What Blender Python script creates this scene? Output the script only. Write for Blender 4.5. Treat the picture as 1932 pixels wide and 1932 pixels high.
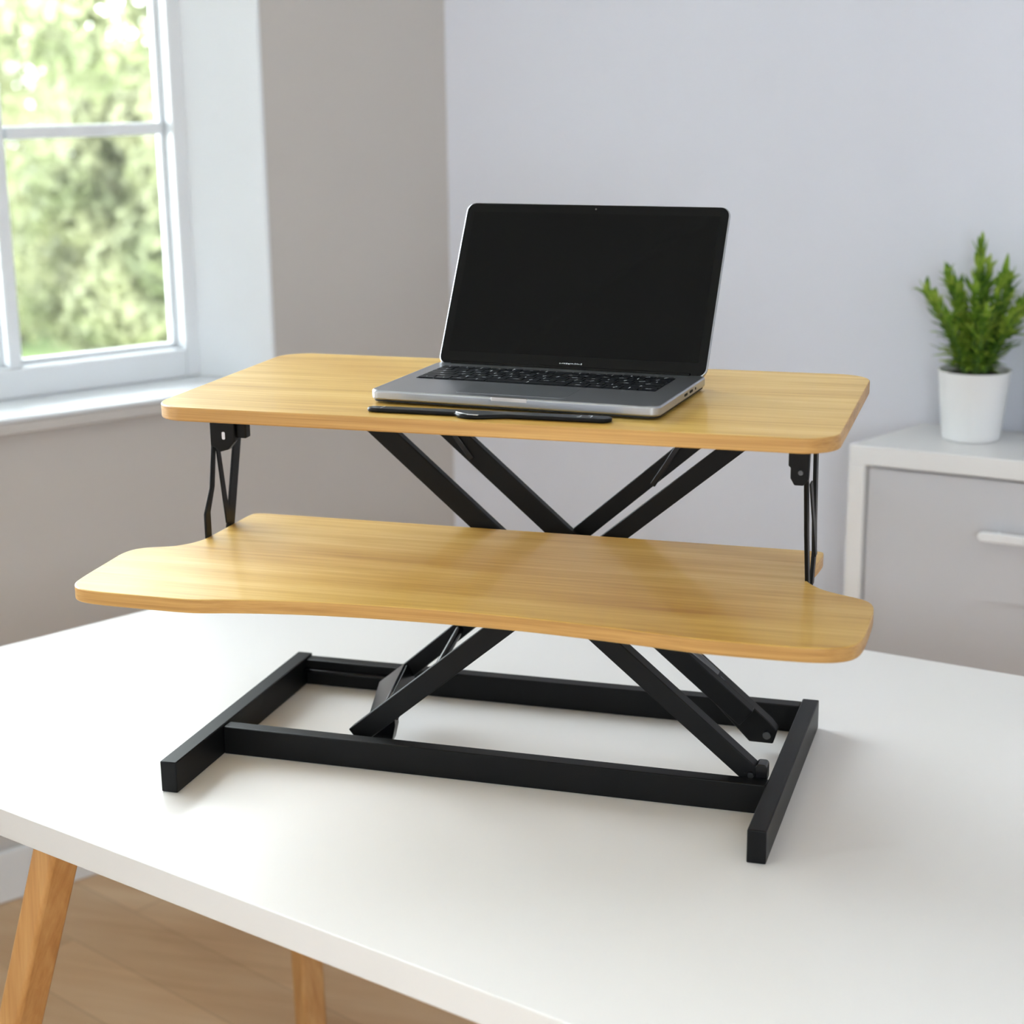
import bpy, bmesh, math, random
from mathutils import Vector, Matrix
for o in list(bpy.data.objects): bpy.data.objects.remove(o)
S = bpy.context.scene
COL = S.collection
R = math.radians

# ------------------------------------------------------------------ camera
cam_d = bpy.data.cameras.new('camera')
cam = bpy.data.objects.new('camera', cam_d); COL.objects.link(cam)
YAW, PITCH, ROLL = -0.297289331, 0.256496470, -0.0119673158
fwd = Vector((math.sin(YAW)*math.cos(PITCH), math.cos(YAW)*math.cos(PITCH), -math.sin(PITCH)))
rt0 = Vector((math.cos(YAW), -math.sin(YAW), 0)); up0 = rt0.cross(fwd)
rt = rt0*math.cos(ROLL) + up0*math.sin(ROLL); upv = -rt0*math.sin(ROLL) + up0*math.cos(ROLL)
M = Matrix((rt, upv, -fwd)).transposed().to_4x4()
M.translation = Vector((0.579803787, -1.74531629, 0.848859971))
cam.matrix_world = M
cam_d.sensor_width = 36; cam_d.lens = 36*3196.36/1932
cam_d.clip_start = 0.05; cam_d.clip_end = 200
cam_d.dof.use_dof = True; cam_d.dof.focus_distance = 2.03; cam_d.dof.aperture_fstop = 3.8
S.camera = cam

# ------------------------------------------------------------------ world, sun, daylight openings, exposure
DAY = 8.5
w = bpy.data.worlds.new('world'); S.world = w; w.use_nodes = True
bg = w.node_tree.nodes['Background']; bg.inputs['Color'].default_value = (0.88, 0.945, 1.0, 1); bg.inputs['Strength'].default_value = DAY
sd = bpy.data.lights.new('sun', 'SUN'); sd.energy = 4; sd.angle = R(2); sd.color = (1, .95, .85)
so = bpy.data.objects.new('sun', sd); COL.objects.link(so)
so.rotation_euler = Vector((-.45, .75, -1.2)).to_track_quat('-Z', 'Y').to_euler(); so.location = (3, -6, 9)
S.view_settings.view_transform = 'Standard'; S.view_settings.look = 'None'
S.view_settings.exposure = 1.17; S.view_settings.gamma = 1.0; S.view_settings.use_curve_mapping = False

def portal(name, c, n, sx, sy):
    l = bpy.data.lights.new(name, 'AREA'); l.shape = 'RECTANGLE'; l.size = sx; l.size_y = sy; l.cycles.is_portal = True
    o = bpy.data.objects.new(name, l); COL.objects.link(o); o.location = c
    zax = -Vector(n).normalized(); xax = Vector((0, 0, 1)).cross(zax).normalized(); yax = zax.cross(xax)
    m = Matrix((xax, yax, zax)).transposed().to_4x4(); m.translation = Vector(c); o.matrix_world = m

# ------------------------------------------------------------------ room frame numbers
TW = R(54); WE = Vector((math.cos(TW), math.sin(TW), 0)); WN = Vector((-WE.y, WE.x, 0))     # along / outward of the window wall
WA = Vector((-1.29775, 0.88104, 0))
SC = 1.121                                                          # the room corner, measured along the window wall
A0 = WA + WE*SC
TB = R(-12.5); BE = Vector((math.cos(TB), math.sin(TB), 0)); BN = Vector((-BE.y, BE.x, 0))
FZ, CZ = -0.74, 1.95
def W(s, off, z): return WA + WE*s + WN*off + Vector((0, 0, z))
SJ, SL = 0.675, -3.02                                               # the window opening, room side; unseen left and top enlarged to light the room
OZ0, OZ1 = 0.195, 1.75
portal('daylight_window', W(-1.17, .27, .97), -WN, 3.6, 1.56)
portal('fill_back_window', (1.4, -3.93, 1.05), (0, 1, 0), 1.0, 1.1)  # guides sky light through the added rear fill window

# ------------------------------------------------------------------ materials
MAT = {}
def mat(name, col, rough=.5, metal=0., spec=.5, coat=0., coat_r=.1, bump=None, var=None, trans=0.):
    m = bpy.data.materials.new(name); m.use_nodes = True; nt = m.node_tree; b = nt.nodes['Principled BSDF']
    b.inputs['Base Color'].default_value = (*col, 1); b.inputs['Roughness'].default_value = rough
    b.inputs['Metallic'].default_value = metal; b.inputs['Specular IOR Level'].default_value = spec
    b.inputs['Coat Weight'].default_value = coat; b.inputs['Coat Roughness'].default_value = coat_r
    tc = nt.nodes.new('ShaderNodeTexCoord')
    if var:
        n = nt.nodes.new('ShaderNodeTexNoise'); n.inputs['Scale'].default_value = var[0]; n.inputs['Detail'].default_value = 4
        nt.links.new(tc.outputs['Object'], n.inputs['Vector'])
        mx = nt.nodes.new('ShaderNodeMix'); mx.data_type = 'RGBA'; mx.inputs['A'].default_value = (*col, 1); mx.inputs['B'].default_value = (*var[1], 1)
        nt.links.new(n.outputs['Fac'], mx.inputs['Factor']); nt.links.new(mx.outputs['Result'], b.inputs['Base Color'])
    if bump:
        n = nt.nodes.new('ShaderNodeTexNoise'); n.inputs['Scale'].default_value = bump[0]; n.inputs['Detail'].default_value = 3
        nt.links.new(tc.outputs['Object'], n.inputs['Vector'])
        bp = nt.nodes.new('ShaderNodeBump'); bp.inputs['Strength'].default_value = bump[1]; bp.inputs['Distance'].default_value = .002
        nt.links.new(n.outputs['Fac'], bp.inputs['Height']); nt.links.new(bp.outputs['Normal'], b.inputs['Normal'])
    MAT[name] = m; return m

def wood(name, stops, scale=(2.2, 34, 60), rough=.3, coat=.4, coat_r=.16, rot=0., fine=5., wob=.35):
    m = bpy.data.materials.new(name); m.use_nodes = True; nt = m.node_tree; N = nt.nodes.new; L = nt.links.new
    b = nt.nodes['Principled BSDF']; tc = N('ShaderNodeTexCoord')
    mp = N('ShaderNodeMapping'); mp.inputs['Scale'].default_value = scale; mp.inputs['Rotation'].default_value = (0, 0, rot)
    L(tc.outputs['Object'], mp.inputs['Vector'])
    n1 = N('ShaderNodeTexNoise'); n1.inputs['Scale'].default_value = 1.; n1.inputs['Detail'].default_value = 5; n1.inputs['Roughness'].default_value = .6; n1.inputs['Distortion'].default_value = wob
    L(mp.outputs['Vector'], n1.inputs['Vector'])
    mp2 = N('ShaderNodeMapping'); mp2.inputs['Scale'].default_value = (scale[0]*1.6, scale[1]*fine, scale[2]*fine); mp2.inputs['Rotation'].default_value = (0, 0, rot)
    L(tc.outputs['Object'], mp2.inputs['Vector'])
    n2 = N('ShaderNodeTexNoise'); n2.inputs['Scale'].default_value = 1.; n2.inputs['Detail'].default_value = 3
    L(mp2.outputs['Vector'], n2.inputs['Vector'])
    mp3 = N('ShaderNodeMapping'); mp3.inputs['Scale'].default_value = (scale[0]*1.3, scale[1]*.28, scale[2]*.28); mp3.inputs['Rotation'].default_value = (0, 0, rot)
    L(tc.outputs['Object'], mp3.inputs['Vector'])
    n3 = N('ShaderNodeTexNoise'); n3.inputs['Scale'].default_value = 1.; n3.inputs['Detail'].default_value = 2
    L(mp3.outputs['Vector'], n3.inputs['Vector'])
    a = N('ShaderNodeMath'); a.operation = 'MULTIPLY_ADD'; a.inputs[1].default_value = .25; L(n2.outputs['Fac'], a.inputs[0])
    a2 = N('ShaderNodeMath'); a2.operation = 'MULTIPLY'; a2.inputs[1].default_value = .45; L(n1.outputs['Fac'], a2.inputs[0]); L(a2.outputs[0], a.inputs[2])
    a3 = N('ShaderNodeMath'); a3.operation = 'MULTIPLY_ADD'; a3.inputs[1].default_value = .3; L(n3.outputs['Fac'], a3.inputs[0]); L(a.outputs[0], a3.inputs[2])
    cr = N('ShaderNodeValToRGB'); L(a3.outputs[0], cr.inputs[0])
    while len(cr.color_ramp.elements) < len(stops): cr.color_ramp.elements.new(.5)
    for e, (p, c) in zip(cr.color_ramp.elements, stops): e.position = p; e.color = (*c, 1)
    L(cr.outputs['Color'], b.inputs['Base Color'])
    b.inputs['Roughness'].default_value = rough; b.inputs['Coat Weight'].default_value = coat; b.inputs['Coat Roughness'].default_value = coat_r
    MAT[name] = m; return m

mat('wall_paint_shaded', (.60, .56, .53), .85, spec=.2, bump=(160, .06))  # darker, warmer copy of the wall paint; backlit shade put into the colour
mat('wall_paint', (.80, .81, .89), .85, spec=.2, bump=(160, .06))  # brighter, bluer copy of the same paint; sky light put into the colour
mat('ceiling_paint', (.8, .8, .8), .9, spec=.2)
mat('trim_white', (.82, .83, .84), .4)
mat('window_white', (.84, .86, .89), .35)
mat('desk_white', (.80, .775, .755), .27, spec=.3, var=(3, (.79, .765, .745)))
mat('desk_edge_shaded', (.66, .64, .62), .35, spec=.3)  # desktop white darkened; weaker light on the edge put into its colour
mat('cabinet_white', (.86, .85, .85), .3)
mat('cabinet_grey', (.62, .62, .655), .38)
mat('handle_white', (.86, .87, .9), .22)
mat('black_metal', (.0048, .0049, .0052), .42, spec=.18, bump=(700, .05))
mat('black_gloss', (.004, .004, .005), .2, spec=.35)
mat('black_satin', (.004, .004, .0045), .3, spec=.18)
mat('black_gloss_lit', (.012, .013, .017), .16, spec=.7)  # black metal with the window reflection put into a lighter bluish base
mat('bolt_steel', (.75, .76, .78), .2, metal=1.)
mat('dark_steel', (.12, .125, .13), .28, metal=1.)
mat('aluminium', (.43, .445, .475), .34, metal=1.)
mat('aluminium_edge', (.74, .70, .66), .28, metal=1.)
mat('trackpad_grey', (.36, .38, .41), .3, metal=.9)
mat('key_black', (.005, .006, .008), .42, spec=.2)
mat('screen_black', (.003, .003, .0034), .14, spec=.11)
mat('bezel_black', (.002, .002, .0025), .14, spec=.16)
mat('rubber', (.01, .01, .01), .8)
mat('mark_grey', (.55, .57, .6), .5)
mat('legend_white', (.62, .65, .7), .5)
mat('pot_white', (.88, .88, .88), .38)
mat('soil', (.035, .025, .018), .95, bump=(90, .8))
mat('stem_green', (.10, .19, .035), .5)
mat('box_grey', (.20, .205, .22), .6)
mat('bark', (.10, .08, .06), .9)
mat('grass', (.10, .16, .04), .9, var=(8, (.16, .22, .07)))
wood('riser_wood', [(.34, (.44, .215, .032)), (.43, (.58, .33, .062)), (.52, (.68, .425, .10)), (.64, (.79, .55, .18))], scale=(2.4, 30, 60), rough=.42, coat=.2, coat_r=.12)
wood('edge_wood', [(.34, (.33, .155, .035)), (.43, (.44, .22, .055)), (.52, (.54, .29, .08)), (.64, (.64, .37, .12))], scale=(2.4, 30, 130), rough=.42, coat=.12, coat_r=.2)
wood('leg_wood', [(.32, (.42, .19, .055)), (.45, (.56, .28, .09)), (.6, (.66, .37, .14))], scale=(50, 50, 2.2), rough=.45, coat=.1, fine=4.)
wood('floor_wood', [(.30, (.56, .33, .165)), (.45, (.72, .46, .25)), (.62, (.82, .58, .35))], scale=(1.6, 9, 10), rough=.42, coat=.15, coat_r=.3, rot=R(24), fine=4.)
# plank seams in the floor
def floor_planks():
    nt = MAT['floor_wood'].node_tree; b = nt.nodes['Principled BSDF']; N = nt.nodes.new; L = nt.links.new
    src = b.inputs['Base Color'].links[0].from_socket
    tc = N('ShaderNodeTexCoord'); mp = N('ShaderNodeMapping'); mp.inputs['Rotation'].default_value = (0, 0, R(24)); L(tc.outputs['Object'], mp.inputs['Vector'])
    br = N('ShaderNodeTexBrick'); br.inputs['Scale'].default_value = 1.; br.inputs['Brick Width'].default_value = 1.3; br.inputs['Row Height'].default_value = .14
    br.inputs['Mortar Size'].default_value = .0025; br.inputs['Color1'].default_value = (1, 1, 1, 1); br.inputs['Color2'].default_value = (.80, .78, .76, 1); br.inputs['Mortar'].default_value = (.8, .77, .74, 1)
    L(mp.outputs['Vector'], br.inputs['Vector'])
    mx = N('ShaderNodeMix'); mx.data_type = 'RGBA'; mx.blend_type = 'MULTIPLY'; mx.inputs['Factor'].default_value = 1.
    L(src, mx.inputs['A']); L(br.outputs['Color'], mx.inputs['B']); L(mx.outputs['Result'], b.inputs['Base Color'])
floor_planks()

def leaf_mat(name, c1, c2, c3, scale):
    m = bpy.data.materials.new(name); m.use_nodes = True; nt = m.node_tree; N = nt.nodes.new; L = nt.links.new
    out = nt.nodes['Material Output']; b = nt.nodes['Principled BSDF']; b.inputs['Roughness'].default_value = .5
    b.inputs['Specular IOR Level'].default_value = .3
    tc = N('ShaderNodeTexCoord'); n = N('ShaderNodeTexNoise'); n.inputs['Scale'].default_value = scale; n.inputs['Detail'].default_value = 3
    L(tc.outputs['Object'], n.inputs['Vector']); cr = N('ShaderNodeValToRGB'); L(n.outputs['Fac'], cr.inputs[0])
    cr.color_ramp.elements.new(.5)
    for e, (p, c) in zip(cr.color_ramp.elements, ((.36, c1), (.5, c2), (.64, c3))): e.position = p; e.color = (*c, 1)
    L(cr.outputs['Color'], b.inputs['Base Color'])
    tr = N('ShaderNodeBsdfTranslucent'); L(cr.outputs['Color'], tr.inputs['Color'])
    mx = N('ShaderNodeMixShader'); mx.inputs[0].default_value = .35; L(b.outputs[0], mx.inputs[1]); L(tr.outputs[0], mx.inputs[2]); L(mx.outputs[0], out.inputs['Surface'])
    MAT[name] = m
leaf_mat('tree_leaf', (.15, .165, .09), (.205, .212, .115), (.275, .275, .155), .8)
leaf_mat('plant_leaf', (.07, .17, .02), (.20, .35, .04), (.45, .58, .09), 26)
def glass_mat():
    m = bpy.data.materials.new('window_glass'); m.use_nodes = True; nt = m.node_tree; N = nt.nodes.new; L = nt.links.new
    t = N('ShaderNodeBsdfTransparent'); t.inputs['Color'].default_value = (.97, .985, .98, 1); g = N('ShaderNodeBsdfGlossy'); g.inputs['Roughness'].default_value = .03
    fr = N('ShaderNodeFresnel'); fr.inputs['IOR'].default_value = 1.45; mx = N('ShaderNodeMixShader')
    L(fr.outputs[0], mx.inputs[0]); L(t.outputs[0], mx.inputs[1]); L(g.outputs[0], mx.inputs[2]); L(mx.outputs[0], nt.nodes['Material Output'].inputs['Surface'])
    MAT['window_glass'] = m
glass_mat()

# ------------------------------------------------------------------ helpers
def link(name, bm, m, parent=None, bevel=0., seg=2, smooth=False):
    bmesh.ops.recalc_face_normals(bm, faces=bm.faces)
    me = bpy.data.meshes.new(name); bm.to_mesh(me); bm.free()
    o = bpy.data.objects.new(name, me); COL.objects.link(o)
    me.materials.append(MAT[m])
    if smooth or bevel:
        for p in me.polygons: p.use_smooth = True
        try: me.set_sharp_from_angle(angle=R(35))
        except Exception: pass
    if bevel:
        md = o.modifiers.new('bevel', 'BEVEL'); md.width = bevel; md.segments = seg; md.limit_method = 'ANGLE'; md.angle_limit = R(40); md.harden_normals = False
    if parent is not None:
        o.parent = parent
    return o
def side_material(o, m):
    """upright faces take their own material: riser edge banding, painted desk edge shade"""
    o.data.materials.append(MAT[m])
    for p in o.data.polygons:
        if abs(p.normal.z) < .5: p.material_index = 1
def thing(name, label, cat, loc=(0, 0, 0), rot=(0, 0, 0), group=None):
    o = bpy.data.objects.new(name, None); COL.objects.link(o); o.location = loc; o.rotation_euler = rot; o.empty_display_size = .05
    o['label'] = label; o['category'] = cat
    if group: o['group'] = group
    return o
def struct(o, label=None):
    o['kind'] = 'structure'
    if label: o['label'] = label
    return o
def box(bm, x0, x1, y0, y1, z0, z1, fr=None):
    vs = []
    for z in (z0, z1):
        for x, y in ((x0, y0), (x1, y0), (x1, y1), (x0, y1)):
            v = Vector((x, y, z)); vs.append(bm.verts.new(fr(v) if fr else v))
    for f in ((3, 2, 1, 0), (4, 5, 6, 7), (0, 1, 5, 4), (1, 2, 6, 5), (2, 3, 7, 6), (3, 0, 4, 7)): bm.faces.new([vs[i] for i in f])
    return bm
def prism(bm, pts, a, b, fr=None):
    """polygon pts (u,v) between heights a and b; fr maps (u,v,h) to space"""
    fr = fr or (lambda u, v, h: Vector((u, v, h)))
    lo = [bm.verts.new(fr(u, v, a)) for u, v in pts]; hi = [bm.verts.new(fr(u, v, b)) for u, v in pts]; n = len(pts)
    bm.faces.new(lo[::-1]); bm.faces.new(hi)
    for i in range(n): bm.faces.new((lo[i], lo[(i+1) % n], hi[(i+1) % n], hi[i]))
    return bm
def xz(u, v, h): return Vector((u, h, v))
def yz(u, v, h): return Vector((h, u, v))
def rrect(x0, x1, y0, y1, r, n=8):
    out = []
    for cx, cy, a0 in ((x1-r, y0+r, -90), (x1-r, y1-r, 0), (x0+r, y1-r, 90), (x0+r, y0+r, 180)):
        for i in range(n+1):
            a = R(a0+90*i/n); out.append((cx+r*math.cos(a), cy+r*math.sin(a)))
    return out
def cyl(bm, p, q, r0, r1=None, n=20, caps=True):
    r1 = r0 if r1 is None else r1; p = Vector(p); q = Vector(q); d = (q-p).normalized()
    a = d.orthogonal().normalized(); b = d.cross(a)
    c0 = [bm.verts.new(p+(a*math.cos(2*math.pi*i/n)+b*math.sin(2*math.pi*i/n))*r0) for i in range(n)]
    c1 = [bm.verts.new(q+(a*math.cos(2*math.pi*i/n)+b*math.sin(2*math.pi*i/n))*r1) for i in range(n)]
    for i in range(n): bm.faces.new((c0[i], c0[(i+1) % n], c1[(i+1) % n], c1[i]))
    if caps: bm.faces.new(c0[::-1]); bm.faces.new(c1)
    return bm
def lathe(bm, prof, c, n=48):
    rings = []
    for r, z in prof: rings.append([bm.verts.new((c[0]+r*math.cos(2*math.pi*i/n), c[1]+r*math.sin(2*math.pi*i/n), c[2]+z)) for i in range(n)])
    for a, b in zip(rings, rings[1:]):
        for i in range(n): bm.faces.new((a[i], a[(i+1) % n], b[(i+1) % n], b[i]))
    bm.faces.new(rings[0][::-1]); bm.faces.new(rings[-1])
    return bm
def smooth_closed(pts, it=2):
    for _ in range(it):
        out = []
        for i in range(len(pts)):
            a, b = pts[i], pts[(i+1) % len(pts)]
            out += [(a[0]*.75+b[0]*.25, a[1]*.75+b[1]*.25), (a[0]*.25+b[0]*.75, a[1]*.25+b[1]*.75)]
        pts = out
    return pts
NB = bmesh.new

# ------------------------------------------------------------------ room shell
A1 = A0 + BE*4.4; A2 = Vector((A1.x+.2, -3.95, 0)); A3 = Vector((WA.x-WE.x*3.6, -3.95, 0)); A4 = WA - WE*3.4
poly = [A0, A1, A2, A3, A4]
def slab(name, z0, z1, m):
    b = NB(); prism(b, [(p.x, p.y) for p in poly], z0, z1); return struct(link(name, b, m))
slab('floor', FZ-.04, FZ, 'floor_wood'); slab('ceiling', CZ, CZ+.05, 'ceiling_paint')
def wbox(bm, s0, s1, o0, o1, z0, z1):
    def fr(v): return W(v.x, v.y, v.z)
    return box(bm, s0, s1, o0, o1, z0, z1, fr)
def wpoly(bm, so, z0, z1):    # polygon of (s, off)
    return prism(bm, so, z0, z1, lambda u, v, h: W(u, v, h))
WT = .30
SWJ, OFR = .586, .15                                                 # splayed reveal ends at the window frame
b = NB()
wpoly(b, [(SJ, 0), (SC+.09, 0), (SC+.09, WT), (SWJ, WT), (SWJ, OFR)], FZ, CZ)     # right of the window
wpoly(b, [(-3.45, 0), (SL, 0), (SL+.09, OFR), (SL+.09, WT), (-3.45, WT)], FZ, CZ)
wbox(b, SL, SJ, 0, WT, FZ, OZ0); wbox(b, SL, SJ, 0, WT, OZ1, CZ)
struct(link('wall_left', b, 'wall_paint_shaded'))
b = NB(); prism(b, [(A0.x-.0, A0.y), (A1.x, A1.y), (A1.x+.1*BN.x, A1.y+.1*BN.y), (A0.x-.3*BE.x+.1*BN.x, A0.y-.3*BE.y+.1*BN.y), (A0.x-.02, A0.y-.005)], FZ, CZ)
struct(link('wall_back', b, 'wall_paint'))
b = NB(); prism(b, [(A1.x, A1.y), (A2.x, A2.y), (A2.x+.1, A2.y), (A1.x+.1, A1.y)], FZ, CZ); struct(link('wall_right', b, 'wall_paint'))
# side wall far left behind the viewer; unseen window added for fill light
SD = (A3-A4).normalized(); SLN = (A3-A4).length; SNm = Vector((-SD.y, SD.x, 0))
if SNm.x > 0: SNm = -SNm
def sf(v): return A4+SD*v.x+SNm*v.y+Vector((0, 0, v.z))
sw0, sw1, sz0, sz1 = .15, SLN-.15, -.25, 1.7
b = NB(); box(b, 0, sw0, 0, .1, FZ, CZ, sf); box(b, sw1, SLN, 0, .1, FZ, CZ, sf); box(b, sw0, sw1, 0, .1, FZ, sz0, sf); box(b, sw0, sw1, 0, .1, sz1, CZ, sf)
struct(link('wall_side', b, 'wall_paint'))
b = NB()
for x0, x1, z0, z1 in ((sw0, sw1, sz0, sz0+.06), (sw0, sw1, sz1-.06, sz1), (sw0, sw0+.06, sz0+.06, sz1-.06), (sw1-.06, sw1, sz0+.06, sz1-.06), (SLN/2-.03, SLN/2+.03, sz0+.06, sz1-.06)):
    box(b, x0, x1, .02, .08, z0, z1, sf)
w3 = struct(link('fill_window_3', b, 'window_white', bevel=.003))
b = NB(); box(b, sw0+.06, sw1-.06, .048, .052, sz0+.06, sz1-.06, sf); link('pane', b, 'window_glass', w3)
portal('fill_side_window', sf(Vector((SLN/2, .03, (sz0+sz1)/2))), -SNm, SLN-.3, sz1-sz0)  # guides sky light through the added side fill window
# wall behind the viewer, with an unseen window added for fill light
b = NB(); fx0, fx1, fz0, fz1 = .9, 1.9, .5, 1.6
box(b, A3.x, fx0, -4.05, -3.95, FZ, CZ); box(b, fx1, A2.x, -4.05, -3.95, FZ, CZ); box(b, fx0, fx1, -4.05, -3.95, FZ, fz0); box(b, fx0, fx1, -4.05, -3.95, fz1, CZ)
struct(link('wall_front', b, 'wall_paint'))
b = NB()
for x0, x1, z0, z1 in ((fx0, fx1, fz0, fz0+.06), (fx0, fx1, fz1-.06, fz1), (fx0, fx0+.06, fz0+.06, fz1-.06), (fx1-.06, fx1, fz0+.06, fz1-.06), (1.37, 1.43, fz0+.06, fz1-.06)):
    box(b, x0, x1, -4.03, -3.97, z0, z1)
w2 = struct(link('fill_window_2', b, 'window_white', bevel=.003))
b = NB(); box(b, fx0+.06, fx1-.06, -4.003, -3.999, fz0+.06, fz1-.06); link('pane', b, 'window_glass', w2)

# baseboards
b = NB(); wbox(b, -3.35, SC-.001, -.016, -.0005, FZ+.0005, FZ+.108); struct(link('baseboard_left', b, 'trim_white', bevel=.004))
b = NB(); box(b, .03, 4.38, -.016, -.0005, FZ+.0005, FZ+.108, lambda v: A0+BE*v.x+BN*v.y+Vector((0, 0, v.z))); struct(link('baseboard_back', b, 'trim_white', bevel=.004))

# the window: outer frame, mullions, muntins, panes, sill, plastered reveal lining
win = thing('window_1', '', ''); del win['label'], win['category']; struct(win)
win.location = W(0, 0, 0)
bpy.context.view_layer.update()
def wl(name, bm, m, bevel=0., seg=2):
    for v in bm.verts: v.co -= W(0, 0, 0)
    return link(name, bm, m, win, bevel, seg)
ZS = .229                                                            # sill top
b = NB()
F0, F1 = OFR, OFR+.062
ML = -2.93
wbox(b, .550, SWJ-.0005, F0, F1, ZS, OZ1-.0005); wbox(b, ML, ML+.036, F0, F1, ZS, OZ1-.0005)
wbox(b, ML+.036, .550, F0, F1, ZS, .288); wbox(b, ML+.036, .550, F0, F1, OZ1-.05, OZ1-.0005)
wl('frame', b, 'window_white', .004)
mulls = [.186-.376*k for k in range(8)]
for s in mulls:
    b = NB(); wbox(b, s-.014, s+.014, F0+.004, F1, .288, OZ1-.05); wl('mullion', b, 'window_white', .004)
edges = [ML+.036] + sorted(mulls) + [.550]
for k in range(len(mulls)+1):
    s0 = edges[k]+(0 if k == 0 else .014); s1 = edges[k+1]-(0 if k == len(mulls) else .014)
    b = NB()                                                         # glazing rebate round the pane, one mesh per sash
    e = .010
    wbox(b, s0, s0+e, F1-.022, F1-.004, .288, OZ1-.05); wbox(b, s1-e, s1, F1-.022, F1-.004, .288, OZ1-.05)
    wbox(b, s0+e, s1-e, F1-.022, F1-.004, .288, .288+e); wbox(b, s0+e, s1-e, F1-.022, F1-.004, OZ1-.05-e, OZ1-.05)
    wl('glazing_bead', b, 'window_white', .002)
    zs = [.288+e, .738, 1.17, OZ1-.05-e]
    for z in zs[1:3]:
        b = NB(); wbox(b, s0+e, s1-e, F0+.022, F1-.002, z-.012, z+.012); wl('muntin', b, 'window_white', .004)
    for q in range(3):
        b = NB(); wbox(b, s0+e, s1-e, F1-.013, F1-.009, zs[q]+(0 if q == 0 else .012), zs[q+1]-(0 if q == 2 else .012)); wl('pane', b, 'window_glass')
# sill board and reveal lining
b = NB(); wpoly(b, [(SL-.03, -.032), (SJ+.03, -.032), (SJ+.03, -.0005), (SJ-.001, -.0005), (SWJ-.001, F0), (SWJ-.001, F1), (SL+.091, F1), (SL+.091, F0), (SL+.001, -.0005), (SL-.03, -.0005)], .2200, ZS-.0005)
wl('sill', b, 'window_white', .003)
b = NB(); wbox(b, SL-.028, SJ+.028, -.030, -.0005, .1955, .2200); wl('sill_apron', b, 'wall_paint_shaded', .004)  # lip painted in the shaded wall colour to show its shade
b = NB(); wpoly(b, [(SJ-.0005, -.0), (SJ+.001, -.002), (SJ-.006, -.002), (SWJ-.007, F0-.0005), (SWJ-.0005, F0-.0005)], ZS, OZ1-.0005)
wl('reveal', b, 'window_white')

# ------------------------------------------------------------------ outdoors
b = NB(); box(b, -50, 40, 4.2, 80, -4.05, -4.0); o = link('ground', b, 'grass'); struct(o)
rnd = random.Random(5)
def tree(label, c, rx, rz, h, nl, seed, base=-4.0, lean=0.):
    r = random.Random(seed); root = thing('tree', label, 'tree', (c[0], c[1], base), group=None)
    b = NB(); top = h-rz*.6
    cyl(b, (0, 0, -.02), (lean, 0, top), .09, .05, 12)
    for k in range(7):
        a = k*2.4; z = top*(.5+.07*k); cyl(b, (lean*z/top, 0, z), (lean+math.cos(a)*rx*.6, math.sin(a)*rx*.6, z+rz*.5), .03, .012, 8)
    link('trunk', b, 'bark', root, smooth=True)
    b = NB(); cl = []
    for k in range(70):
        while True:
            p = Vector((r.uniform(-1, 1), r.uniform(-1, 1), r.uniform(-1, 1)))
            if .2 < p.length < 1: break
        cl.append((Vector((p.x*rx+lean, p.y*rx, h-rz+p.z*rz)), r.uniform(.24, .42)*min(rx, rz)*.85))
    for c_, rr in cl:
        for i in range(nl//70):
            p = Vector((r.gauss(0, 1), r.gauss(0, 1), r.gauss(0, 1))).normalized()*rr*r.uniform(.7, 1.05)+c_
            n = (p-c_).normalized()+Vector((r.uniform(-.6, .6), r.uniform(-.6, .6), r.uniform(-.2, .8))); n.normalize()
            t = n.orthogonal().normalized(); t.rotate(Matrix.Rotation(r.uniform(0, 6.28), 3, n)); s = n.cross(t); L = r.uniform(.07, .12)
            vs = [b.verts.new(p+t*(L*a)+s*(L*.55*q)+n*(L*.12*(1-abs(a)))) for a, q in ((-1, 0), (-.2, -1), (1, 0), (-.2, 1))]
            b.faces.new(vs)
    link('crown', b, 'tree_leaf', root)
    return root
def outd(px, py, t):     # point seen through the window at distance t along the view
    d = Vector(fwd)+rt*((px-966)/3196.)-upv*((py-966)/3196.); return Vector(cam.matrix_world.translation)+d*t
for (px, t, rx, rz, h, seed, lab) in (
        (-20, 19.0, 2.9, 4.2, 12.4, 1, 'tall pale green leafy tree towering in the left of the window view'),  # unseen upper crown made tall and wide to block sky glare
        (300, 24.5, 2.2, 2.3, 4.9, 2, 'low bushy light green tree filling the lower right of the window view'),
        (20, 31.0, 2.9, 3.1, 6.2, 3, 'broad hazy green tree behind the two nearer ones outside the window')):
    p = outd(px, 500, t); tree(lab, (p.x, p.y), rx, rz, h, 26000, seed)

# ------------------------------------------------------------------ desk
desk = thing('desk', 'white desk with tapered light wood legs carrying the wooden standing riser', 'desk', (0, 0, FZ))
D = lambda z: z-FZ
DQ = [(-1.086, .047), (1.55, -.873), (1.72, .371), (-.566, .937)]
b = NB(); prism(b, DQ, D(-.0375), D(0)); side_material(link('desktop', b, 'desk_white', desk, bevel=.0012), 'desk_edge_shaded')
def desk_leg(top, foot, wt, wb, ang):
    b = NB(); ca, sa = math.cos(ang), math.sin(ang); lo = []; hi = []
    for (u, v) in ((-1, -1), (1, -1), (1, 1), (-1, 1)):
        hi.append(b.verts.new((top[0]+(u*ca-v*sa)*wt/2, top[1]+(u*sa+v*ca)*wt/2, D(-.038)))); lo.append(b.verts.new((foot[0]+(u*ca-v*sa)*wb/2, foot[1]+(u*sa+v*ca)*wb/2, 0)))
    b.faces.new(lo[::-1]); b.faces.new(hi)
    for i in range(4): b.faces.new((lo[i], lo[(i+1) % 4], hi[(i+1) % 4], hi[i]))
    link('leg', b, 'leg_wood', desk, bevel=.006, seg=3)
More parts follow.
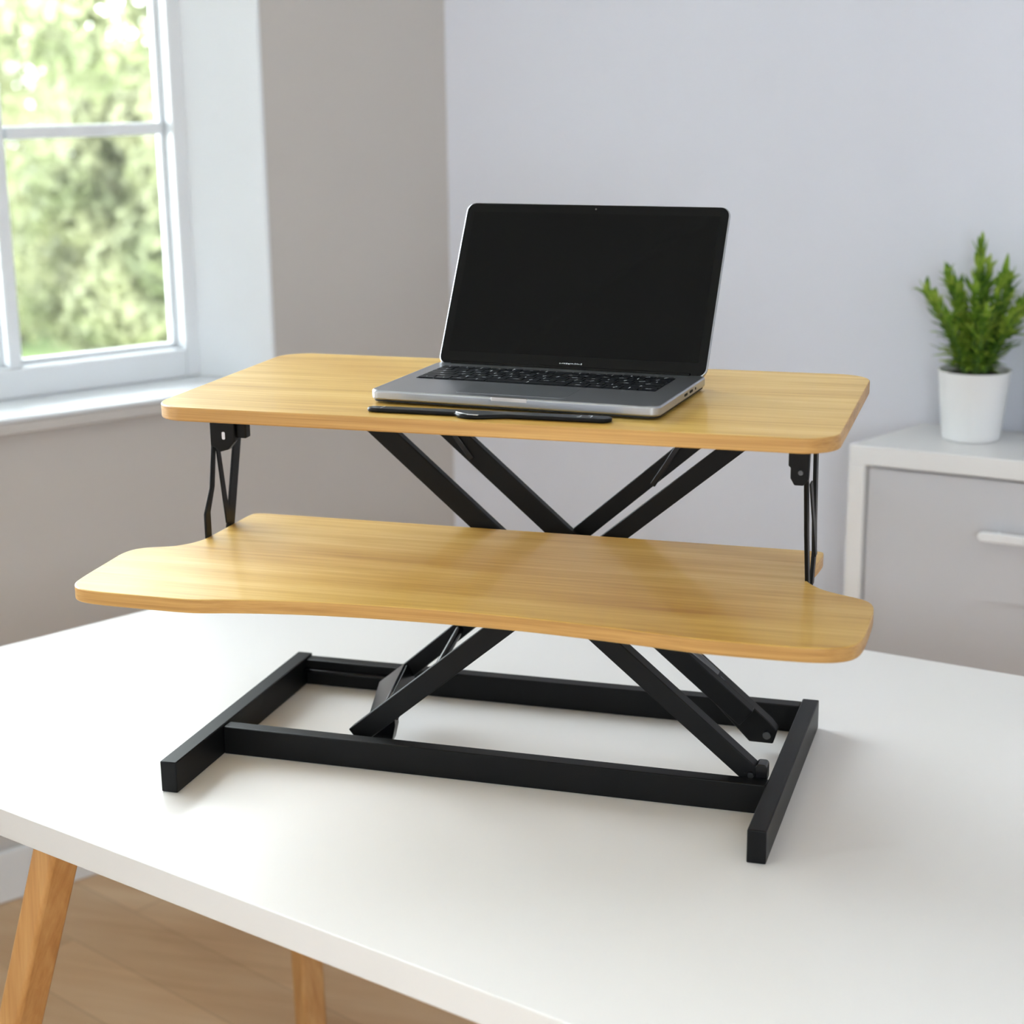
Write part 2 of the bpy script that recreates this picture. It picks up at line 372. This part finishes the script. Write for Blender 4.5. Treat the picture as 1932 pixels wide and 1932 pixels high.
LEGS = [((-.501, -.098), (-.757, -.014), .045, .045, R(-24.5)), ((-.60, .775), (-.515, .62), .046, .042, R(-38)), ((1.35, -.62), (1.50, -.75), .046, .04, R(-20)), ((1.42, .30), (1.6, .36), .046, .04, R(-20))]
for l in LEGS: desk_leg(*l)

# ------------------------------------------------------------------ standing desk riser
H, TT = .470, .0166
riser = thing('standing_desk_riser', 'two tier bamboo coloured standing desk riser on black folding metal frame', 'desk riser', (0, 0, 0))
b = NB(); prism(b, rrect(-.4, .4, 0, .3966, .042, 12), H-TT, H); side_material(link('top_panel', b, 'riser_wood', riser, bevel=.0015, seg=3), 'edge_wood')
HT = .2694
tr = [(-.4069, .2665), (-.402, .2775), (-.38, .2795), (.34, .2795), (.3590, .2785), (.3610, .268), (.3590, .235), (.3535, .195), (.3515, .172), (.3555, .150), (.366, .134), (.3785, .1205), (.3990, .1085), (.4225, .0985), (.4345, .087), (.4397, .070), (.4405, .040), (.4395, -.030), (.4345, -.060), (.4200, -.0755), (.3950, -.0835), (.3550, -.0855),
      (.2850, -.0855), (.2600, -.0835), (.1830, -.0730), (.1000, -.0650), (.0464, -.0622), (-.0207, -.0616), (-.1000, -.0640), (-.1853, -.0715), (-.2600, -.0860), (-.2900, -.0950), (-.3150, -.0995), (-.3641, -.0990), (-.4280, -.0985), (-.4560, -.0930), (-.4700, -.0780), (-.4745, -.0560),
      (-.4790, .0300), (-.4805, .0500), (-.4760, .0740), (-.4600, .0880), (-.4400, .0960), (-.4250, .1070), (-.4120, .1300), (-.4090, .1500), (-.4078, .2200)]
b = NB(); prism(b, smooth_closed(tr, 2), HT-TT, HT); side_material(link('keyboard_tray', b, 'riser_wood', riser, bevel=.0015, seg=3), 'edge_wood')
# base: two side rails and two cross beams
RL = (-.3928, -.3713); RR = (.3225, .3440); Y0, Y1, HB = -.0425, .3722, .0398
for x0, x1, t in ((*RL, 0), (*RR, .0065)):
    b = NB(); prism(b, [(x0, Y0), (x1, Y0), (x1+t, Y1), (x0+t, Y1)], .0003, HB); link('side_rail', b, 'black_metal', riser, bevel=.0014)
b = NB(); box(b, RL[1], RR[0]+.0019, .0854, .105, .0003, .0372); link('cross_beam', b, 'black_metal', riser, bevel=.0014)
b = NB(); box(b, RL[1], RR[0]+.006, .3486, .3686, .0003, .0372); link('cross_beam', b, 'black_metal', riser, bevel=.0014)
b = NB(); box(b, RL[1], -.235, .3375, .3486, .0225, .0265); link('guide_rail', b, 'black_gloss', riser, bevel=.001)
def arm(P, Q, wd, y0, y1, name='scissor_arm', m='black_metal', ends=(0, 0)):
    """channel bar in an x-z plane from P to Q; ends rounded or square"""
    P = Vector(P); Q = Vector(Q); d = (Q-P).normalized(); n = Vector((-d.y, d.x)); h = wd/2; pts = []
    k = 8
    if ends[0]:
        for i in range(k+1): a = math.pi/2+math.pi*i/k; pts.append(P+d*(math.cos(a)*h)+n*(math.sin(a)*h))
    else: pts += [P+n*h, P-n*h]
    if ends[1]:
        for i in range(k+1): a = -math.pi/2+math.pi*i/k; pts.append(Q+d*(math.cos(a)*h)+n*(math.sin(a)*h))
    else: pts += [Q-n*h, Q+n*h]
    b = NB(); prism(b, [(p.x, p.y) for p in pts], y0, y1, xz); return link(name, b, m, riser, bevel=.0014)
# lower arms carry the tray, upper arms rise behind its back edge
a1 = arm((.0510, .2515), (.3050, .0375), .0240, .106, .126, ends=(0, 1))
a2 = arm((.0670, .2515), (-.2078, .0235), .0262, .1275, .1450)
a3 = arm((.0390, .2515), (.2740, .0530), .0262, .246, .262)
a4 = arm((.0280, .2515), (-.2000, .0540), .0215, .264, .282)
arm((-.2940, .4530), (.0155, .1850), .0278, .286, .300)
arm((.3195, .4530), (.0207, .2050), .0232, .302, .314)
arm((-.2110, .4530), (.0975, .1850), .0275, .316, .330)
arm((.2640, .4530), (-.0280, .2000), .0222, .332, .344)
for x, z in ((-.0280, .2225), (.0020, .2260), (.0480, .2280)):
    b = NB(); cyl(b, (x, .110, z), (x, .345, z), .0045, .0045, 14); link('pivot_rod', b, 'black_metal', riser, smooth=True)
def bolt(parent, p, q, r, m='dark_steel'):
    b = NB(); cyl(b, p, q, r, r*.92, 18); return link('bolt', b, m, parent, smooth=True)
bolt(a1, (.3030, .1058, .0400), (.3030, .1030, .0400), .0040)
# pivot block on the front beam, foot of the rear arm, link plate between the left arms
b = NB(); prism(b, rrect(.3080, .3220, .0300, .0540, .0045, 5), .1050, .1240, xz); link('pivot_block', b, 'black_gloss', riser, bevel=.001)
b = NB(); prism(b, [(.1900, .1400), (.1720, .1240), (.2760, .0160), (.3060, .0160), (.3110, .0330), (.3020, .0440)], .2640, .2840, xz); foot = link('pivot_arm', b, 'black_metal', riser, bevel=.0014)
bolt(foot, (.2985, .2640, .0275), (.2985, .2605, .0275), .0055)
b = NB(); cyl(b, (.155, .2555, .172), (.232, .2665, .1010), .0062, .0062, 20); g = link('gas_spring', b, 'dark_steel', riser, smooth=True)
b = NB(); cyl(b, (.236, .2665, .0970), (.272, .2680, .0640), .0030, .0030, 14); link('piston_rod', b, 'dark_steel', g, smooth=True)
def slabq(name, q, d, m):
    b = NB(); up_ = [b.verts.new(p) for p in q]; lo_ = [b.verts.new(Vector(p)+Vector(d)) for p in q]
    b.faces.new(up_); b.faces.new(lo_[::-1])
    for i in range(4): b.faces.new((up_[i], lo_[i], lo_[(i+1) % 4], up_[(i+1) % 4]))
    return link(name, b, m, riser, bevel=.0006)
slabq('link_plate', [(-.1890, .2635, .0785), (-.2262, .2635, .0480), (-.1943, .1455, .0495), (-.1712, .1455, .0692)], (.0018, 0, -.0024), 'black_gloss_lit')
slabq('link_flange', [(-.1872, .2635, .0762), (-.1840, .2635, .0776), (-.1664, .1455, .0683), (-.1694, .1455, .0670)], (.012, 0, -.022), 'black_gloss')
b = NB(); prism(b, [(-.1945, .0080), (-.1690, .0080), (-.1634, .0186), (-.1592, .0372), (-.1600, .0550), (-.1945, .0350)], .1455, .1600, xz); link('pivot_block', b, 'black_gloss', riser, bevel=.001)
b = NB(); cyl(b, (-.110, .1452, .1020), (-.110, .2640, .1330), .0055, .0055, 14); link('link_rod', b, 'black_gloss', riser, smooth=True)
# thin braces near the top of the rear arms
for (P, Q, y) in (((-.1520, .4150), (-.1050, .3520), .3125), ((.1740, .3920), (.1330, .3270), .3285)):
    arm(P, Q, .0075, y, y+.0036, 'brace', 'black_gloss')
# rails under the top panel
for y0, y1 in ((.284, .316), (.3165, .346)):
    b = NB(); box(b, -.32, .33, y0, y1, .4480, H-TT-.0002); link('mounting_rail', b, 'black_metal', riser, bevel=.001)
# hangers that carry the tray
def strip(pts, wid, x0, x1, name='hanger_bar'):
    L = []; Rr = []
    for i, (p, wd) in enumerate(zip(pts, wid)):
        L.append((p[0]-wd/2, p[1])); Rr.append((p[0]+wd/2, p[1]))
    b = NB(); prism(b, L+Rr[::-1], x0, x1, yz); return link(name, b, 'black_metal', riser, bevel=.0006)
XL0, XL1 = -.4125, -.4093
strip([(.190, .4530), (.184, .400), (.170, .330), (.1525, .300), (.1525, .256)], [.009, .008, .010, .014, .014], XL0, XL1)
strip([(.262, .4530), (.250, .385), (.212, .256)], [.022, .021, .021], XL0, XL1)
strip([(.186, .385), (.205, .275)], [.010, .012], XL1, XL1+.002)
XR0, XR1 = .3552, .3584
strip([(.102, .4530), (.135, .330), (.162, .256)], [.016, .016, .016], XR0-.002, XR1-.001)
strip([(.180, .4530), (.190, .330), (.198, .295), (.180, .256)], [.018, .018, .018, .018], XR0, XR1+.001)
strip([(.118, .395), (.188, .290)], [.018, .014], XR1+.001, XR1+.003)
b = NB(); prism(b, [(-.4075, H-TT-.0002), (-.4075, .3860), (-.4000, .3830), (-.3965, .3780), (-.3830, .3820), (-.3735, .3930), (-.3735, H-TT-.0002)], .1660, .1760, xz)
br = link('hanger_bracket', b, 'black_metal', riser, bevel=.001)
b = NB(); prism(b, rrect(-.3900, -.3855, .3955, .4055, .0018, 4), .1640, .1662, xz); link('latch_pin', b, 'bolt_steel', br, smooth=True)
bolt(br, (-.4020, .1662, .4190), (-.4020, .1645, .4190), .0012, 'bolt_steel')
b = NB(); box(b, -.3735, -.3600, .172, .186, .3965, H-TT-.0002); link('hanger_clip', b, 'black_metal', riser, bevel=.0015)
b = NB(); prism(b, [(.3380, H-TT-.0002), (.3380, .4190), (.3405, .4170), (.3405, .4050), (.3450, .3970), (.3550, .3970), (.3605, .4040), (.3620, H-TT-.0002)], .0900, .1010, xz)
br = link('hanger_bracket', b, 'black_metal', riser, bevel=.001)
bolt(br, (.3520, .0900, .4120), (.3520, .0880, .4120), .003)

# ------------------------------------------------------------------ laptop
LA = -.0735
lap = thing('laptop', 'open silver laptop with black screen standing on the riser top panel', 'laptop', (-.1520, .0765, H), (0, 0, LA))
LW, LD, LHT = .3527, .2070, .2245
b = NB(); prism(b, rrect(0, LW, 0, LD, .012, 8), .0045, .0160); base = link('base', b, 'aluminium', lap, bevel=.0022, seg=3)
b = NB(); prism(b, rrect(.002, LW-.002, .002, LD-.002, .012, 8), .0026, .0045); link('bottom_cover', b, 'rubber', lap)
for x, y in ((.03, .02), (LW-.03, .02), (.03, LD-.02), (LW-.03, LD-.02)):
    b = NB(); cyl(b, (x, y, .0002), (x, y, .0027), .006, .006, 16); link('foot', b, 'rubber', lap)
b = NB(); prism(b, rrect(.1035, .2360, .0165, .0770, .003, 4), .0158, .0162); link('trackpad', b, 'trackpad_grey', lap)
b = NB(); prism(b, rrect(.1535, .1975, -.0004, .0055, .001, 3), .0118, .01615); link('lid_notch', b, 'aluminium_edge', lap)
b = NB(); prism(b, rrect(.0205, .3225, .0885, .1765, .002, 3), .0158, .0163); kb = link('keyboard', b, 'key_black', lap)
rows = [[1]*14, [1]*13+[1.5], [1.5]+[1]*13, [1.8]+[1]*11+[1.8], [2.3]+[1]*10+[2.3], [1, 1, 1, 1.25, 5, 1.25, 1, 1, 1, 1]]
ky0 = .0898; kp = .0144; krnd = random.Random(3)
for ri, row in enumerate(rows):
    tot = sum(row); sc = (.3000)/tot; x = .0215; y1 = ky0+kp*(6-ri)-.0010; y0 = y1-(kp-.0018) if ri else y1-(kp*.75)
    for wk in row:
        ww = wk*sc
        b = NB(); prism(b, rrect(x+.0009, x+ww-.0009, y0, y1, .0014, 3), .0163, .0173)
        k = link('key', b, 'key_black', kb, bevel=.0003, seg=1)
        b = NB(); cx = x+ww*.5+krnd.uniform(-.002, .002); cy = (y0+y1)/2
        if krnd.random() < .9:
            l = krnd.uniform(.0018, .0042); a = krnd.choice((0, .6, 1.2, 1.57)); dx, dy = math.cos(a)*l, math.sin(a)*l; t_ = .00045
            prism(b, [(cx-dx-dy/l*t_, cy-dy+dx/l*t_), (cx-dx+dy/l*t_, cy-dy-dx/l*t_), (cx+dx+dy/l*t_, cy+dy-dx/l*t_), (cx+dx-dy/l*t_, cy+dy+dx/l*t_)], .0173, .01736)
            # the letter mark belongs to the key: merge as its own second material
            me = bpy.data.meshes.new('legend'); bmesh.ops.recalc_face_normals(b, faces=b.faces); 
            kb2 = NB(); kb2.from_mesh(k.data); n0 = len(kb2.faces); b.to_mesh(me); kb2.from_mesh(me); kb2.faces.ensure_lookup_table()
            for f in kb2.faces[n0:]: f.material_index = 1
            k.data.materials.append(MAT['legend_white']); kb2.to_mesh(k.data); kb2.free(); bpy.data.meshes.remove(me)
        b.free(); x += ww
# side ports
for y0, y1 in ((.105, .118), (.128, .141), (.152, .156)):
    b = NB(); prism(b, rrect(y0, y1, .0085, .0115, .0012, 3), LW-.0006, LW+.0003, yz); link('port', b, 'rubber', lap)
LT = .5127; hy, hz = .2010, .0135
def lid(u, v, h):     # u across, v up the lid, h towards the viewer
    return Vector((u, hy+v*math.sin(LT)-h*math.cos(LT), hz+v*math.cos(LT)+h*math.sin(LT)))
b = NB(); prism(b, rrect(.001, LW, .0, LHT, .0125, 8), -.0045, 0, lid); ld = link('lid', b, 'aluminium', lap, bevel=.0012, seg=2)
b = NB(); prism(b, rrect(.0024, LW-.0014, .0015, LHT-.0012, .0115, 8), 0, .0005, lid); link('bezel', b, 'bezel_black', ld)
b = NB(); prism(b, rrect(.0130, LW-.0120, .0190, LHT-.0130, .001, 3), .0005, .0007, lid); link('screen', b, 'screen_black', ld)
b = NB(); cyl(b, lid(.178, LHT-.0065, .0005), lid(.178, LHT-.0065, .0008), .0012, .0012, 14); link('camera_lens', b, 'dark_steel', ld)
b = NB(); cyl(b, (.02, hy+.0005, .0150), (LW-.02, hy+.0005, .0150), .0040, .0040, 16); link('hinge', b, 'bezel_black', lap, smooth=True)
b = NB(); mr = random.Random(8); x = .1640
while x < .1925:                                                     # worn, unreadable maker's mark under the screen
    ww = mr.choice((.0009, .0014, .0018, .0022)); h0 = mr.uniform(0, .0008); h1 = mr.uniform(.0012, .0024)
    prism(b, [(x, .0085+h0), (x+ww, .0085+h0), (x+ww*.9, .0085+h1), (x+ww*.1, .0085+h1)], .0005, .0007, lid); x += ww+.0006
link('maker_mark', b, 'mark_grey', ld)

# ------------------------------------------------------------------ glossy black bar with grip lip
bar = thing('black_bar', 'slim glossy black bar with curved lip lying before the laptop on the riser', 'bar', (0, 0, H))
pts = []
for i in range(9): a = R(90+180*i/8); pts.append((-.1270+math.cos(a)*.0090, .0320+math.sin(a)*.0080))
for i in range(17):
    t = i/16; x = -.028+.062*t; y = .0240-(.0125*math.sin(math.pi*min(1, t**.62))**1.2); pts.append((x, y))
for i in range(9): a = R(-90+180*i/8); pts.append((.1400+math.cos(a)*.0110, .0345+math.sin(a)*.0105))
b = NB(); prism(b, pts, .0003, .0052); bb = link('body', b, 'black_satin', bar, bevel=.0018, seg=3)
b = NB(); prism(b, [(-.1190, .0265), (-.1182, .0265), (-.1165, .0380), (-.1173, .0380)], .0052, .0055); link('seam', b, 'mark_grey', bar)
b = NB(); prism(b, [(.1120, .0300), (.1150, .0300), (.1158, .0380), (.1150, .0380), (.1142, .0310), (.1120, .0308)], .0052, .0055)
prism(b, [(.1270, .0300), (.1278, .0300), (.1278, .0400), (.1230, .0400), (.1230, .0393), (.1270, .0393)], .0052, .0055); link('printed_mark', b, 'mark_grey', bar)
b = NB(); pts2 = []
for i in range(13):
    t = i/12; pts2.append((-.0270+.030*t, .0240-.0118*math.sin(math.pi*.5*min(1, t*1.15))))
for i in range(12, -1, -1):
    t = i/12; pts2.append((-.0270+.030*t, .0252-.0090*math.sin(math.pi*.5*min(1, t*1.15))))
prism(b, pts2, .0050, .0060); link('grip_lip', b, 'bolt_steel', bar, bevel=.0004)

# ------------------------------------------------------------------ cabinet
CF = Vector((.2869, 1.3100, 0)); CB = Vector((.4005, 1.5360, 0)); CWD = 1.25; CT = .18
cab = thing('sideboard_cabinet', 'white sideboard with grey drawer fronts and white bar handle against wall', 'cabinet', (CF.x, CF.y, FZ))
SV = CB-CF
def cf(u, v, h): return BE*u+SV*v+Vector((0, 0, h-FZ))               # u along front, v 0..1 to the back, h height
def cprism(bm, u0, u1, v0, v1, z0, z1):
    vs = [bm.verts.new(cf(u, v, z)) for z in (z0, z1) for u, v in ((u0, v0), (u1, v0), (u1, v1), (u0, v1))]
    for f in ((3, 2, 1, 0), (4, 5, 6, 7), (0, 1, 5, 4), (1, 2, 6, 5), (2, 3, 7, 6), (3, 0, 4, 7)): bm.faces.new([vs[i] for i in f])
b = NB(); cprism(b, 0, CWD, 0, 1, CT-.036, CT); link('top_board', b, 'cabinet_white', cab, bevel=.0015)
for u0, u1 in ((0, .029), (CWD-.029, CWD)):
    b = NB(); cprism(b, u0, u1, 0, 1, FZ+.0003, CT-.036); link('side_panel', b, 'cabinet_white', cab, bevel=.001)
b = NB(); cprism(b, .029, CWD-.029, .18, .98, FZ+.06, CT-.036); link('carcass', b, 'cabinet_white', cab)
def front(name, u0, u1, z0, z1, v0=.03, v1=.16):
    b = NB(); cprism(b, u0, u1, v0, v1, z0, z1); return link(name, b, 'cabinet_grey', cab)
dr = front('drawer', .034, CWD-.034, -.083, CT-.041)
def handle(par, u0, u1, z):
    b = NB(); k = []
    prism(b, rrect(u0, u1, z-.0088, z+.0088, .0087, 8), -.026, -.016, lambda u, v, h: BE*u-BN*(-h)+Vector((0, 0, v-FZ)))
    link('handle', b, 'handle_white', par, bevel=.002)
    for u in (u0+.03, u1-.03):
        b = NB(); cyl(b, BE*u-BN*.017+Vector((0, 0, z-FZ)), BE*u+BN*.006+Vector((0, 0, z-FZ)), .005, .005, 12)
        link('handle_post', b, 'handle_white', par)
handle(dr, .2455, .50, .0435)
b = NB(); cprism(b, .034, .2160, .03, .16, FZ+.065, -.0830); link('front_panel', b, 'cabinet_grey', cab)
b = NB()
vs = [b.verts.new(cf(u, v, z)) for z in (-.36, -.0831) for u, v in ((.2160, .0301), (.3600, .066), (CWD-.034, .066), (CWD-.034, .16), (.2160, .16))]
b.faces.new(vs[:5][::-1]); b.faces.new(vs[5:])
for k in range(5): b.faces.new((vs[k], vs[(k+1) % 5], vs[5+(k+1) % 5], vs[5+k]))
link('drawer', b, 'cabinet_grey', cab)
front('drawer', .2160, CWD-.034, FZ+.065, -.365, .03, .16)
b = NB(); cprism(b, .029, CWD-.029, .14, .9, FZ+.0003, FZ+.06); link('plinth', b, 'cabinet_white', cab)

# grey box at the frame's right edge
gb = thing('storage_box', 'dark grey upright box at the far right behind the potted plant', 'box', (.6620, 1.4600, CT), (0, 0, TB))
b = NB(); box(b, -.06, .06, -.025, .025, .0003, .235); link('body', b, 'box_grey', gb, bevel=.003)
b = NB(); box(b, -.062, .062, -.027, .027, .235, .252); link('lid', b, 'box_grey', gb, bevel=.003)

# ------------------------------------------------------------------ potted plant
PX, PY = .4955, 1.4150
pot = thing('potted_plant', 'small bushy green plant in a white tapered pot on the sideboard', 'plant', (PX, PY, CT))
PH = .128
b = NB(); lathe(b, [(.0485, .0003), (.0515, .0015), (.0525, .005), (.0645, PH-.004), (.0660, PH-.001), (.0655, PH), (.0620, PH), (.0605, PH-.003), (.0580, PH-.018), (.0, PH-.018)][:-1], (0, 0, 0), 56)
link('pot', b, 'pot_white', pot, smooth=True)
b = NB(); lathe(b, [(.0575, PH-.0178), (.050, PH-.008), (.02, PH-.004), (.001, PH-.004)], (0, 0, 0), 32); link('soil', b, 'soil', pot, smooth=True)
pr_ = random.Random(21)
fol = NB(); stm = NB()
def leaf(bm, p, d, L, wd, curl):
    d = d.normalized(); side = d.cross(Vector((0, 0, 1)));
    if side.length < .1: side = Vector((1, 0, 0))
    side.normalize(); upn = side.cross(d).normalized()
    rows_ = []
    for i in range(6):
        t = i/5; ww = wd*math.sin(math.pi*min(.98, .12+.86*t))**.8*(1-t*.25)
        c = p+d*(L*t)+upn*(curl*L*t*t); rows_.append((c-side*ww+upn*ww*.35, c, c+side*ww+upn*ww*.35))
    vv = [[bm.verts.new(q) for q in r_] for r_ in rows_]
    for a_, b_ in zip(vv, vv[1:]):
        bm.faces.new((a_[0], a_[1], b_[1], b_[0])); bm.faces.new((a_[1], a_[2], b_[2], b_[1]))
stems = [(0, 0, .236, 0)]+[(.028*math.cos(a), .028*math.sin(a), h_, .30) for a, h_ in ((.3, .175), (1.35, .19), (2.5, .165), (3.4, .185), (4.6, .16), (5.5, .195))]+[(.04*math.cos(a), .04*math.sin(a), h_, .62) for a, h_ in ((0, .145), (.9, .13), (2.0, .14), (3.0, .15), (3.9, .12), (4.9, .125), (5.7, .14))]
for sx, sy, sh, ln in stems:
    p0 = Vector((sx*.45, sy*.45, PH-.012)); dirn = Vector((sx, sy, 0)); dirn = dirn.normalized() if dirn.length > 0 else Vector((.05, 0, 0))
    tip = p0+Vector((0, 0, sh))+dirn*(ln*sh*.85)
    mid = (p0+tip)/2+dirn*(-.01)
    prev = p0; segs = 10; path = []
    for i in range(segs+1):
        t = i/segs; path.append(p0*(1-t)**2+mid*2*t*(1-t)+tip*t*t)
    for i in range(segs): cyl(stm, path[i], path[i+1], .0042*(1-.7*i/segs), .0042*(1-.7*(i+1)/segs), 7, caps=False)
    nlv = int(sh*330)
    for k in range(nlv):
        t = .06+.94*k/nlv; i = min(segs-1, int(t*segs)); p = path[i].lerp(path[i+1], t*segs-i); ax = (path[i+1]-path[i]).normalized()
        if pr_.random() < .12: continue
        a = k*2.39996+pr_.uniform(-.5, .5); o1 = ax.orthogonal().normalized(); o2 = ax.cross(o1); rad = o1*math.cos(a)+o2*math.sin(a)
        spread = 1.1*(1-t)+.75; L = pr_.uniform(.024, .046)*(1.05-.2*t)
        leaf(fol, p, rad*spread+ax*(.75+.5*t), L, L*pr_.uniform(.17, .25), pr_.uniform(-.35, .45))
    leaf(fol, tip, (path[-1]-path[-2]), .026, .004, .1)
for k in range(22):                                                  # long thin side sprigs
    a = k*2.4+.4; z = PH+.02+.135*(k/22); rr = .052-.010*(k/22)
    p = Vector((math.cos(a)*rr*.55, math.sin(a)*rr*.55, z)); d = Vector((math.cos(a), math.sin(a), pr_.uniform(-.1, .5)))
    leaf(fol, p, d, pr_.uniform(.045, .068), .0048, pr_.uniform(-.1, .45))
link('stem', stm, 'stem_green', pot, smooth=True); link('foliage', fol, 'plant_leaf', pot, smooth=True)
